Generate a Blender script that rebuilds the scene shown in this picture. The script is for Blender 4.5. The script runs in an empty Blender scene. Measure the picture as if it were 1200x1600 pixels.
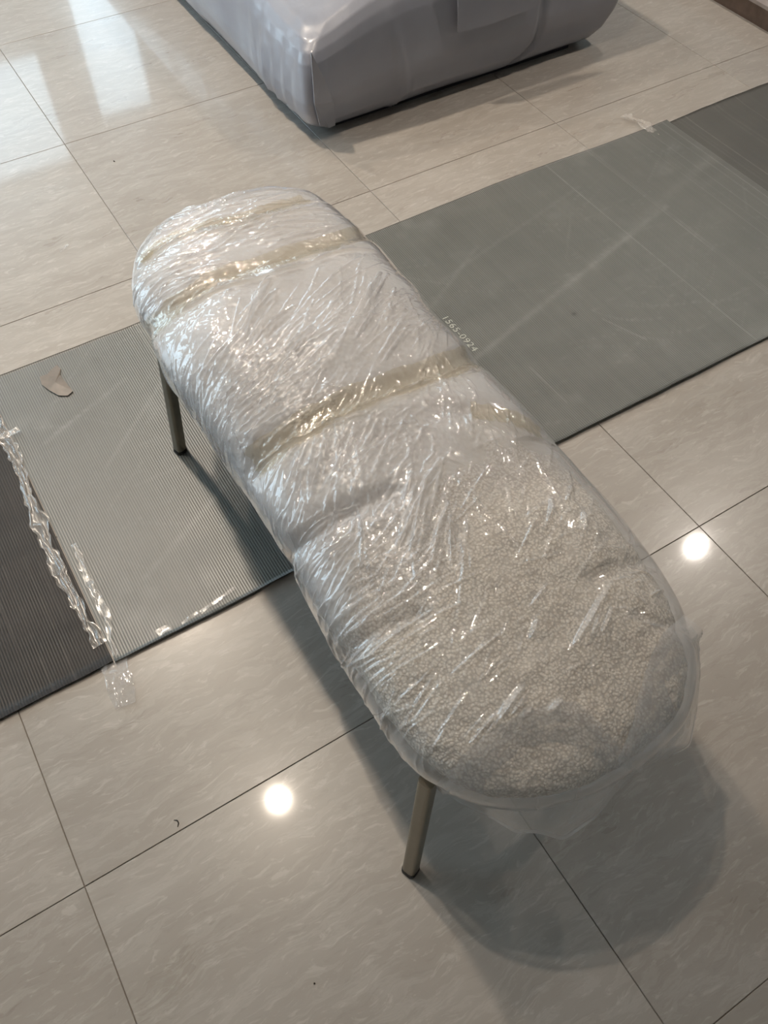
import bpy, math, random
import numpy as np
from mathutils import Matrix, Vector

# ------------------------------------------------------------------ camera
scene = bpy.context.scene
COL = scene.collection
R_CV = np.array([[0.85316916, 0.52159934, -0.00604176],
                 [-0.42890273, 0.70804533, 0.560994],
                 [0.29689194, -0.47603145, 0.82779782]])
D = np.diag([1.0, -1.0, -1.0])
RB = (D @ R_CV @ D).T
cam_d = bpy.data.cameras.new('camera')
cam_d.sensor_fit = 'VERTICAL'
cam_d.sensor_height = 24.0
cam_d.lens = 24.0 * 1297.8 / 1600.0
cam_d.clip_start = 0.02
cam = bpy.data.objects.new('camera', cam_d)
COL.objects.link(cam)
m4 = Matrix.Identity(4)
for r in range(3):
    for c in range(3):
        m4[r][c] = RB[r][c]
m4.translation = Vector((0.24498, -2.21384, 1.30059))
cam.matrix_world = m4
scene.camera = cam

# ------------------------------------------------------------------ sky, exposure
world = bpy.data.worlds.new('daylight')
scene.world = world
world.use_nodes = True
bg = world.node_tree.nodes['Background']
bg.inputs['Color'].default_value = (0.64, 0.85, 1.0, 1)
bg.inputs['Strength'].default_value = 4.8
scene.view_settings.view_transform = 'Standard'
scene.view_settings.look = 'None'
scene.view_settings.exposure = 0.0
scene.view_settings.gamma = 1.0
scene.view_settings.use_curve_mapping = False
scene.cycles.transparent_max_bounces = 14
scene.cycles.max_bounces = 5
scene.cycles.diffuse_bounces = 3
scene.cycles.glossy_bounces = 3
scene.cycles.use_adaptive_sampling = True
scene.cycles.adaptive_threshold = 0.07
scene.cycles.adaptive_min_samples = 16
scene.cycles.use_light_tree = False
scene.cycles.sample_clamp_indirect = 6.0
LAMP_POWER = 49.0
LAMP_COLOR = (1.0, 0.86, 0.71)
# x, y (world), relative power, source radius of the recessed ceiling lamps
LAMPS = [(0.40, -1.06, 1.1, 0.026), (0.42, 0.14, 2.9, 0.06), (0.40, 1.20, 1.5, 0.05),
         (3.05, -1.04, 1.35, 0.024), (3.05, 0.14, 0.6, 0.024), (3.05, 1.20, 0.35, 0.024)]
LAMP_COOL = (1.0, 0.91, 0.82)               # the row over the platform is a whiter lamp
CEIL = 2.70
XL, XR, YB, YF = -2.4, 4.8, 4.2, -3.6      # room: left, right, back (far), front (behind camera)
T = 0.6                                     # tile size

# ------------------------------------------------------------------ helpers
rng = np.random.default_rng(7)
random.seed(7)


def tag(o, label=None, cat=None, group=None, kind=None):
    if label: o['label'] = label
    if cat: o['category'] = cat
    if group: o['group'] = group
    if kind: o['kind'] = kind
    return o


def link(o, parent=None):
    COL.objects.link(o)
    if parent is not None:
        o.parent = parent
    return o


def empty(name, loc=(0, 0, 0)):
    o = bpy.data.objects.new(name, None)
    o.empty_display_size = 0.05
    o.location = loc
    return link(o)


def mesh(name, verts, faces, mat=None, parent=None, smooth=False):
    """one mesh object; verts in world space (parents sit at an offset without rotation)"""
    v = np.asarray(verts, dtype=np.float64).reshape(-1, 3)
    if parent is not None:
        off = np.zeros(3)
        p = parent
        while p is not None:
            off += np.array(p.location)
            p = p.parent
        v = v - off
    me = bpy.data.meshes.new(name)
    me.from_pydata(v.tolist(), [], [list(map(int, f)) for f in faces])
    me.update()
    if mat: me.materials.append(mat)
    if smooth:
        me.polygons.foreach_set('use_smooth', np.ones(len(me.polygons), dtype=bool))
    return link(bpy.data.objects.new(name, me), parent)


def quads_mesh(name, verts, quads, mat=None, parent=None, smooth=True, attrs=None):
    """fast path for big grids"""
    v = np.asarray(verts, dtype=np.float32).reshape(-1, 3).copy()
    if parent is not None:
        off = np.zeros(3)
        p = parent
        while p is not None:
            off += np.array(p.location)
            p = p.parent
        v -= off.astype(np.float32)
    q = np.asarray(quads, dtype=np.int32).reshape(-1, 4)
    me = bpy.data.meshes.new(name)
    me.vertices.add(len(v)); me.vertices.foreach_set('co', v.ravel())
    me.loops.add(q.size); me.loops.foreach_set('vertex_index', q.ravel())
    me.polygons.add(len(q))
    me.polygons.foreach_set('loop_start', np.arange(0, q.size, 4, dtype=np.int32))
    me.polygons.foreach_set('loop_total', np.full(len(q), 4, dtype=np.int32))
    if smooth:
        me.polygons.foreach_set('use_smooth', np.ones(len(q), dtype=bool))
    me.update(calc_edges=True)
    me.validate()
    for k, a in (attrs or {}).items():
        at = me.attributes.new(k, 'FLOAT', 'POINT')
        at.data.foreach_set('value', np.asarray(a, dtype=np.float32).ravel())
    if mat: me.materials.append(mat)
    return link(bpy.data.objects.new(name, me), parent)


def grid_quads(nu, nv, wrap_v=False, flip=False):
    i = np.arange(nu - 1)[:, None]
    j = np.arange(nv if wrap_v else nv - 1)[None, :]
    j2 = (j + 1) % nv
    a = i * nv + j; b = (i + 1) * nv + j; c = (i + 1) * nv + j2; d = i * nv + j2
    q = np.stack([a, b, c, d], -1).reshape(-1, 4)
    return q[:, ::-1] if flip else q


def box_vf(x0, x1, y0, y1, z0, z1, base=0):
    v = [(x0, y0, z0), (x1, y0, z0), (x1, y1, z0), (x0, y1, z0), (x0, y0, z1), (x1, y0, z1), (x1, y1, z1), (x0, y1, z1)]
    f = [(0, 3, 2, 1), (4, 5, 6, 7), (0, 1, 5, 4), (1, 2, 6, 5), (2, 3, 7, 6), (3, 0, 4, 7)]
    return v, [tuple(i + base for i in q) for q in f]


def boxes(name, lst, mat, parent=None):
    V, F = [], []
    for b in lst:
        v, f = box_vf(*b, base=len(V)); V += v; F += f
    return mesh(name, V, F, mat, parent)


def vnoise(x, y, seed=0):
    """smooth 2-D value noise in -1..1"""
    t = np.random.default_rng(seed).uniform(-1, 1, (256, 256))
    xi = np.floor(x).astype(int); yi = np.floor(y).astype(int)
    fx = x - xi; fy = y - yi
    fx = fx * fx * fx * (fx * (fx * 6 - 15) + 10); fy = fy * fy * fy * (fy * (fy * 6 - 15) + 10)
    g = lambda a, b: t[a % 256, b % 256]
    return ((g(xi, yi) * (1 - fx) + g(xi + 1, yi) * fx) * (1 - fy) + (g(xi, yi + 1) * (1 - fx) + g(xi + 1, yi + 1) * fx) * fy)


# node helpers
class NT:
    def __init__(s, name):
        s.m = bpy.data.materials.new(name)
        s.m.use_nodes = True
        s.t = s.m.node_tree
        s.t.nodes.clear()
        s.out = s.n('ShaderNodeOutputMaterial')

    def n(s, kind, inp=None, **props):
        nd = s.t.nodes.new(kind)
        for k, v in props.items(): setattr(nd, k, v)
        for k, v in (inp or {}).items(): s.set(nd, k, v)
        return nd

    def set(s, nd, k, v):
        sock = nd.inputs[k]
        if isinstance(v, bpy.types.NodeSocket): s.t.links.new(v, sock)
        else: sock.default_value = v

    def math(s, op, a, b=0.0, clamp=False):
        nd = s.n('ShaderNodeMath', operation=op, use_clamp=clamp)
        s.set(nd, 0, a); s.set(nd, 1, b)
        return nd.outputs[0]

    def mix(s, fac, a, b, blend='MIX'):
        nd = s.n('ShaderNodeMix', data_type='RGBA', blend_type=blend)
        s.set(nd, 0, fac); s.set(nd, 6, a); s.set(nd, 7, b)
        return nd.outputs[2]

    def ramp(s, fac, stops):
        nd = s.n('ShaderNodeValToRGB')
        e = nd.color_ramp.elements
        while len(e) < len(stops): e.new(0.5)
        for el, (p, c) in zip(e, stops):
            el.position = p; el.color = c if len(c) == 4 else (*c, 1)
        s.set(nd, 0, fac)
        return nd.outputs[0]

    def rangemap(s, v, a, b, c=0.0, d=1.0):
        nd = s.n('ShaderNodeMapRange', {0: v, 1: a, 2: b, 3: c, 4: d})
        return nd.outputs[0]

    def noise(s, vec, scale, detail=4, rough=0.55, dist=0.0):
        nd = s.n('ShaderNodeTexNoise', {'Scale': scale, 'Detail': detail, 'Roughness': rough, 'Distortion': dist})
        if vec is not None: s.set(nd, 'Vector', vec)
        return nd.outputs['Fac']

    def mapping(s, vec, scale=(1, 1, 1), rot=(0, 0, 0), loc=(0, 0, 0)):
        nd = s.n('ShaderNodeMapping', {'Scale': scale, 'Rotation': rot, 'Location': loc})
        s.set(nd, 'Vector', vec)
        return nd.outputs[0]

    def bump(s, h, strength=0.3, dist=0.001, normal=None):
        nd = s.n('ShaderNodeBump', {'Strength': strength, 'Distance': dist, 'Height': h})
        if normal is not None: s.set(nd, 'Normal', normal)
        return nd.outputs[0]

    def done(s, shader):
        s.t.links.new(shader, s.out.inputs['Surface'])
        return s.m


def rgb(r, g, b):
    f = lambda c: ((c / 255 + 0.055) / 1.055) ** 2.4 if c > 10 else c / 255 / 12.92
    return (f(r), f(g), f(b), 1.0)


def simple(name, col, rough=0.5, metal=0.0, noise_amt=0.08, scale=30, bump=0.0, spec=0.5):
    n = NT(name)
    tc = n.n('ShaderNodeTexCoord').outputs['Object']
    f = n.noise(tc, scale, 4)
    k0 = tuple(c * (1 - noise_amt) for c in col[:3]); k1 = tuple(min(1, c * (1 + noise_amt)) for c in col[:3])
    c = n.ramp(f, [(0.3, k0), (0.7, k1)])
    p = n.n('ShaderNodeBsdfPrincipled', {'Base Color': c, 'Roughness': rough, 'Metallic': metal, 'Specular IOR Level': spec})
    if bump: n.set(p, 'Normal', n.bump(f, bump))
    return n.done(p.outputs[0])


# ------------------------------------------------------------------ materials
def mat_tile():
    n = NT('polished_porcelain')
    geo = n.n('ShaderNodeNewGeometry').outputs['Position']
    rnd = n.n('ShaderNodeObjectInfo').outputs['Random']
    off = n.n('ShaderNodeCombineXYZ', {0: n.math('MULTIPLY', rnd, 37.0), 1: n.math('MULTIPLY', rnd, 91.0), 2: 0.0}).outputs[0]
    v = n.n('ShaderNodeVectorMath', operation='ADD'); n.set(v, 0, geo); n.set(v, 1, off)
    base = v.outputs[0]
    warp = n.n('ShaderNodeTexNoise', {'Scale': 9.0, 'Detail': 3.0}); n.set(warp, 'Vector', base)
    w2 = n.n('ShaderNodeVectorMath', operation='MULTIPLY_ADD'); n.set(w2, 0, warp.outputs['Color']); n.set(w2, 1, (0.05, 0.05, 0)); n.set(w2, 2, base)
    wv = w2.outputs[0]
    cloud = n.noise(n.mapping(wv, (1.6, 6.5, 1), (0, 0, math.radians(-9))), 1.6, 5, 0.65)
    s1 = n.noise(n.mapping(wv, (10, 46, 1), (0, 0, math.radians(-9))), 1.0, 6, 0.68, 0.5)
    s2 = n.noise(n.mapping(wv, (24, 95, 1), (0, 0, math.radians(-14))), 1.0, 4, 0.65, 0.7)
    col = n.ramp(cloud, [(0.28, (0.368, 0.322, 0.276)), (0.52, (0.400, 0.355, 0.308)), (0.75, (0.450, 0.405, 0.358))])
    vein = n.ramp(s1, [(0.50, (0, 0, 0)), (0.57, (1, 1, 1)), (0.66, (0.3, 0.3, 0.3))])
    col = n.mix(n.math('MULTIPLY', vein, 0.26), col, (0.56, 0.52, 0.47, 1))
    fle = n.ramp(s2, [(0.57, (0, 0, 0)), (0.66, (1, 1, 1))])
    col = n.mix(n.math('MULTIPLY', fle, 0.36), col, (0.62, 0.58, 0.53, 1))
    drk = n.ramp(s2, [(0.32, (1, 1, 1)), (0.42, (0, 0, 0))])
    col = n.mix(n.math('MULTIPLY', drk, 0.16), col, (0.25, 0.215, 0.18, 1))
    tone = n.rangemap(rnd, 0, 1, 0.95, 1.05)
    hs = n.n('ShaderNodeHueSaturation', {'Value': tone, 'Color': col, 'Saturation': 0.92})
    rough = n.rangemap(cloud, 0.3, 0.7, 0.26, 0.34)
    p = n.n('ShaderNodeBsdfPrincipled', {'Base Color': hs.outputs[0], 'Roughness': rough, 'Specular IOR Level': 0.45,
                                        'Coat Weight': 0.6, 'Coat Roughness': 0.06, 'Coat IOR': 1.5})
    n.set(p, 'Normal', n.bump(s2, 0.04, 0.0006))
    return n.done(p.outputs[0])


def mat_film(name, haze, gloss_mul=1.6, rough=0.10, tint=(1, 1, 1, 1), hazecol=(0.86, 0.85, 0.86, 1), bump=0.25, bscale=260, cover=False):
    """thin clear plastic: see-through, a little milky (more so edge on), glossy by Fresnel"""
    n = NT(name)
    tc = n.n('ShaderNodeTexCoord').outputs['Object']
    if bump > 0:
        nrm = n.bump(n.noise(n.mapping(tc, (1, 0.45, 1)), bscale, 2, 0.6, 0.0), bump, 0.0012)
    else:
        nrm = n.n('ShaderNodeNewGeometry').outputs['Normal']
    tr = n.n('ShaderNodeBsdfTransparent', {'Color': tint})
    df = n.n('ShaderNodeBsdfDiffuse', {'Color': hazecol, 'Normal': nrm})
    lw = n.n('ShaderNodeLayerWeight', {'Blend': 0.5, 'Normal': nrm})
    cosv = n.math('MAXIMUM', n.math('SUBTRACT', 1.0, lw.outputs['Facing']), 0.12)
    # optical depth of the sheet grows as it is seen edge on
    thick = n.math('POWER', 1.0 - haze, n.math('DIVIDE', 1.0, cosv))
    hf = n.math('SUBTRACT', 1.0, thick)
    if cover:
        cv = n.n('ShaderNodeAttribute', attribute_name='cover').outputs['Fac']
        hf = n.math('MULTIPLY', hf, cv)
    m1 = n.n('ShaderNodeMixShader', {0: hf, 1: tr.outputs[0], 2: df.outputs[0]})
    # Schlick reflectance, the same from both sides of the thin sheet
    fr = n.math('ADD', n.math('MULTIPLY', n.math('POWER', lw.outputs['Facing'], 5.0), 0.96), 0.04)
    fac = n.math('MULTIPLY', fr, gloss_mul, True)
    fac = n.math('MINIMUM', fac, 0.75)
    gl = n.n('ShaderNodeBsdfGlossy', {'Color': (1, 1, 1, 1), 'Roughness': rough, 'Normal': nrm})
    m2 = n.n('ShaderNodeMixShader', {0: fac, 1: m1.outputs[0], 2: gl.outputs[0]})
    return n.done(m2.outputs[0])


def mat_boucle():
    n = NT('boucle_fabric')
    tc = n.n('ShaderNodeTexCoord').outputs['Object']
    wob = n.n('ShaderNodeTexNoise', {'Scale': 90.0, 'Detail': 2.0}); n.set(wob, 'Vector', tc)
    v = n.n('ShaderNodeVectorMath', operation='MULTIPLY_ADD'); n.set(v, 0, wob.outputs['Color']); n.set(v, 1, (0.004, 0.004, 0.004)); n.set(v, 2, tc)
    vo = n.n('ShaderNodeTexVoronoi', {'Scale': 270.0}); n.set(vo, 'Vector', v.outputs[0])
    vo2 = n.n('ShaderNodeTexVoronoi', {'Scale': 95.0}); n.set(vo2, 'Vector', v.outputs[0])
    d = n.math('ADD', n.math('MULTIPLY', vo.outputs['Distance'], 0.95), n.math('MULTIPLY', vo2.outputs['Distance'], 0.12))
    big = n.noise(tc, 22, 4)
    col = n.ramp(d, [(0.10, (0.86, 0.80, 0.72)), (0.42, (0.77, 0.705, 0.62)), (0.66, (0.50, 0.445, 0.38))])
    col = n.mix(n.rangemap(big, 0.35, 0.7, 0.0, 0.35), col, (0.80, 0.75, 0.68, 1))
    p = n.n('ShaderNodeBsdfPrincipled', {'Base Color': col, 'Roughness': 0.95, 'Specular IOR Level': 0.1})
    inv = n.math('SUBTRACT', 1.0, d)
    n.set(p, 'Normal', n.bump(inv, 0.55, 0.0025))
    return n.done(p.outputs[0])


def mat_mat(name, dark, light, worn, rough=0.42, spec=0.6):
    """fluted plastic sheet"""
    n = NT(name)
    tc = n.n('ShaderNodeTexCoord').outputs['Object']
    wear = n.n('ShaderNodeAttribute', attribute_name='wear').outputs['Fac']
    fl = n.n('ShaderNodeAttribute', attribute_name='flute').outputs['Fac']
    big = n.noise(n.mapping(tc, (1, 2.2, 1)), 4.5, 6, 0.6)
    lng = n.noise(n.mapping(tc, (60, 1.2, 1)), 1.0, 4, 0.6)
    fine = n.noise(tc, 320, 3)
    f = n.math('ADD', n.math('MULTIPLY', big, 0.6), n.math('MULTIPLY', lng, 0.4))
    col = n.ramp(f, [(0.32, dark), (0.66, light)])
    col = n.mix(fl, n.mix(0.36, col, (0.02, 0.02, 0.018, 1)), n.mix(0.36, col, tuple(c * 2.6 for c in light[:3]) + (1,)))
    col = n.mix(n.rangemap(fine, 0.62, 0.8, 0, 0.25), col, worn)
    wn = n.math('MULTIPLY', n.math('MAXIMUM', wear, 0.0), n.rangemap(n.noise(tc, 60, 4), 0.25, 0.6, 0.35, 1.0), True)
    col = n.mix(wn, col, worn)
    dk = n.math('MULTIPLY', n.math('MAXIMUM', n.math('MULTIPLY', wear, -1.0), 0.0), 1.0, True)
    col = n.mix(dk, col, (0.02, 0.02, 0.018, 1))
    rg = n.rangemap(big, 0.3, 0.7, rough - 0.06, rough + 0.08)
    p = n.n('ShaderNodeBsdfPrincipled', {'Base Color': col, 'Roughness': rg, 'Specular IOR Level': spec})
    n.set(p, 'Normal', n.bump(n.math('ADD', fine, big), 0.12, 0.0008))
    return n.done(p.outputs[0])


def mat_bag_grey():
    n = NT('grey_packing_film')
    tc = n.n('ShaderNodeTexCoord').outputs['Object']
    a = n.noise(tc, 5, 4); b = n.noise(n.mapping(tc, (14, 14, 2.2)), 1.0, 4, 0.6, 0.6)
    col = n.ramp(a, [(0.3, (0.245, 0.250, 0.288)), (0.7, (0.290, 0.298, 0.340))])
    p = n.n('ShaderNodeBsdfPrincipled', {'Base Color': col, 'Roughness': 0.34, 'Specular IOR Level': 0.6,
                                        'Coat Weight': 0.4, 'Coat Roughness': 0.14})
    n.set(p, 'Normal', n.bump(b, 0.16, 0.006))
    return n.done(p.outputs[0])


M = {}
M['tile'] = mat_tile()
M['grout'] = simple('grout', (0.21, 0.18, 0.15, 1), 0.8)
M['paint'] = simple('wall_paint', (0.45, 0.43, 0.40, 1), 0.85, noise_amt=0.03)
M['ceil'] = simple('ceiling_paint', (0.62, 0.60, 0.57, 1), 0.9, noise_amt=0.02)
M['frame'] = simple('window_frame', (0.10, 0.10, 0.11, 1), 0.4)
M['brown'] = simple('brown_laminate', (0.115, 0.078, 0.060, 1), 0.4, noise_amt=0.2)
M['platform'] = simple('platform_top', (0.34, 0.29, 0.27, 1), 0.8, noise_amt=0.1)
M['film'] = mat_film('clear_wrap_film', 0.13, 2.2, 0.055, bump=0.0)
M['inner'] = mat_film('milky_inner_film', 0.72, 0.7, 0.25, hazecol=(0.67, 0.65, 0.645, 1), bump=0.5, bscale=150, cover=True)
M['tape'] = mat_film('amber_packing_tape', 0.05, 2.0, 0.09, tint=(0.965, 0.93, 0.85, 1), hazecol=(0.70, 0.64, 0.53, 1), bump=0.5, bscale=200)
M['flap'] = mat_film('loose_bag_film', 0.12, 1.5, 0.09, bump=0.0)
M['hem'] = mat_film('welded_bag_hem', 0.30, 1.5, 0.12, bump=0.0)
M['seam_tape'] = mat_film('crumpled_clear_tape', 0.16, 2.2, 0.24, bump=0.3, bscale=120, hazecol=(0.75, 0.68, 0.6, 1))
M['scrap'] = simple('torn_tape_scrap', (0.20, 0.165, 0.135, 1), 0.35, noise_amt=0.2, bump=0.3)
M['boucle'] = mat_boucle()
M['metal'] = simple('champagne_metal', (0.31, 0.28, 0.225, 1), 0.36, 0.85, 0.05)
M['rubber'] = simple('black_rubber', (0.02, 0.018, 0.016, 1), 0.6)
M['grey_wrap'] = mat_bag_grey()
M['shade_base'] = simple('shade_base', (0.02, 0.02, 0.025, 1), 0.7)  # shade below the wrapped sofa, put into the base colour
M['ink'] = simple('pale_ink', (0.52, 0.52, 0.46, 1), 0.6, noise_amt=0.3, scale=400)
M['hair'] = simple('dark_fibre', (0.03, 0.025, 0.02, 1), 0.6)
M['matA'] = mat_mat('fluted_sheet_brown', (0.022, 0.018, 0.015, 1), (0.040, 0.033, 0.029, 1), (0.15, 0.13, 0.115, 1), 0.46, 0.28)
M['matB'] = mat_mat('fluted_sheet_grey', (0.070, 0.071, 0.063, 1), (0.132, 0.132, 0.118, 1), (0.30, 0.30, 0.28, 1), 0.38, 1.0)
M['matC'] = mat_mat('fluted_sheet_dark_grey', (0.060, 0.058, 0.051, 1), (0.102, 0.099, 0.088, 1), (0.23, 0.22, 0.205, 1), 0.45)


def mat_lamp():
    n = NT('lamp_diffuser')
    e = n.n('ShaderNodeEmission', {'Color': (*LAMP_COLOR, 1), 'Strength': 30.0})
    return n.done(e.outputs[0])


M['lamp'] = mat_lamp()
M['white_metal'] = simple('white_trim', (0.75, 0.74, 0.72, 1), 0.4, noise_amt=0.02)

# ------------------------------------------------------------------ the room
floor = boxes('floor', [(XL, XR, YF, YB, -0.10, -0.0022)], M['grout'])
tag(floor, 'pale polished stone-look floor tiles in a square grid', 'floor', kind='structure')


def tile_mesh():
    g, b, h = 0.0007, 0.0006, 0.0095
    hs = T / 2 - g
    ring = lambda s, z: [(-s, -s, z), (s, -s, z), (s, s, z), (-s, s, z)]
    V = ring(hs, -h) + ring(hs, -b) + ring(hs - b, 0.0)
    F = [(3, 2, 1, 0), (8, 9, 10, 11)]
    for k in (0, 4):
        for i in range(4):
            F.append((k + i, k + (i + 1) % 4, k + 4 + (i + 1) % 4, k + 4 + i))
    me = bpy.data.meshes.new('tile')
    me.from_pydata(V, [], F)
    me.materials.append(M['tile'])
    return me


TM = tile_mesh()
for i in range(-4, 8):
    for j in range(-7, 6):
        o = bpy.data.objects.new('tile', TM)
        o.location = ((i + 0.5) * T, -(j + 0.5) * T, 0)
        link(o, floor)

tag(boxes('ceiling', [(XL, XR, YF, YB, CEIL, CEIL + 0.1)], M['ceil']), 'plain white ceiling with recessed lamps', 'ceiling', kind='structure')


def wall_with_holes(name, axis, at, a0, a1, holes, th=0.12):
    """wall in the plane x=at or y=at; holes = (a, b, z0, z1) sorted along the wall"""
    L = []

    def put(p, q, z0, z1):
        if q - p < 1e-4 or z1 - z0 < 1e-4: return
        L.append((p, q, min(at, at + th), max(at, at + th), z0, z1) if axis == 'y' else (min(at, at + th), max(at, at + th), p, q, z0, z1))
    cur = a0
    for (p, q, z0, z1) in sorted(holes):
        put(cur, p, 0, CEIL); put(p, q, 0, z0); put(p, q, z1, CEIL); cur = q
    put(cur, a1, 0, CEIL)
    return tag(boxes(name, L, M['paint']), 'plain painted showroom wall', 'wall', kind='structure')


BACK_HOLES = [(-1.9, 1.33, 1.75, 2.67), (1.58, 2.08, 0.05, 2.42)]
LEFT_HOLES = [(0.2, 3.9, 0.3, 2.5)]
wall_with_holes('wall_back', 'y', YB, XL, XR, BACK_HOLES, 0.12)
wall_with_holes('wall_left', 'x', XL, YF, YB, LEFT_HOLES, -0.12)
wall_with_holes('wall_right', 'x', XR, YF, YB, [], 0.12)
wall_with_holes('wall_front', 'y', YF, XL, XR, [], -0.12)


def window(name, axis, at, hole, nm):
    a, b, z0, z1 = hole
    w = 0.04
    L = []
    bars = [(a, a + w, z0, z1), (b - w, b, z0, z1), (a, b, z0, z0 + w), (a, b, z1 - w, z1)]
    for k in range(1, nm):
        c = a + (b - a) * k / nm
        bars.append((c - w / 2, c + w / 2, z0, z1))
    for (p, q, c, d) in bars:
        L.append((p, q, at + 0.02, at + 0.07, c, d) if axis == 'y' else (at - 0.07, at - 0.02, p, q, c, d))
    o = boxes(name, L, M['frame'])
    tag(o, 'dark framed showroom window letting in daylight', 'window', kind='structure')
    # portal: guides the daylight sampling through the opening
    ld = bpy.data.lights.new('window_portal', 'AREA')
    ld.shape = 'RECTANGLE'; ld.size = b - a; ld.size_y = z1 - z0
    ld.cycles.is_portal = True
    lo = bpy.data.objects.new('window_portal', ld)
    if axis == 'y':
        lo.location = ((a + b) / 2, at + 0.06, (z0 + z1) / 2); lo.rotation_euler = (math.radians(-90), 0, 0)
    else:
        lo.location = (at - 0.06, (a + b) / 2, (z0 + z1) / 2); lo.rotation_euler = (0, math.radians(-90), 0)
    lo.location -= Vector(o.location)
    link(lo, o)


window('window_1', 'y', YB, BACK_HOLES[0], 2)
window('window_2', 'y', YB, BACK_HOLES[1], 1)
window('window_3', 'x', XL, LEFT_HOLES[0], 3)

# recessed lamps
for k, (lx, ly, pw, src) in enumerate(LAMPS):
    e = empty('ceiling_lamp', (lx, ly, CEIL))
    tag(e, 'small round recessed ceiling lamp, ' + ['above the near end of the bench', 'above the far edge of the grey sheet', 'above the floor left of the wrapped sofa',
        'over the platform, nearest the viewer', 'over the platform, middle of its row', 'over the platform, farthest from the viewer'][k], 'lamp', 'recessed ceiling lamps')
    n = 28
    V, F = [], []
    for rr, zz in ((0.052, 0.0), (0.052, -0.006), (0.038, -0.006), (0.035, 0.0)):
        for a in range(n):
            t = 2 * math.pi * a / n
            V.append((lx + rr * math.cos(t), ly + rr * math.sin(t), CEIL + zz))
    for r in range(3):
        for a in range(n):
            F.append((r * n + a, r * n + (a + 1) % n, (r + 1) * n + (a + 1) % n, (r + 1) * n + a))
    mesh('trim_ring', V, F, M['white_metal'], e, True)
    V = [(lx + 0.035 * math.cos(2 * math.pi * a / n), ly + 0.035 * math.sin(2 * math.pi * a / n), CEIL - 0.001) for a in range(n)]
    mesh('lens', V, [tuple(range(n))[::-1]], M['lamp'], e)
    ld = bpy.data.lights.new('lamp_light', 'SPOT')
    ld.energy = LAMP_POWER * pw; ld.color = LAMP_COLOR if k < 3 else LAMP_COOL
    ld.spot_size = math.radians(130); ld.spot_blend = 0.8; ld.shadow_soft_size = src
    lo = bpy.data.objects.new('lamp_light', ld)
    lo.location = (0, 0, -0.03)
    link(lo, e)

# low platform on the right
pl = empty('display_platform', (2.684, -0.3, 0))
tag(pl, 'low brown platform with pale top in the far right corner', 'platform')
boxes('riser', [(2.684, 2.71, -1.6, 3.2, 0, 0.052)], M['brown'], pl)
boxes('top_panel', [(2.682, 4.7, -1.6, 3.2, 0.052, 0.062)], M['platform'], pl)


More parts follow.
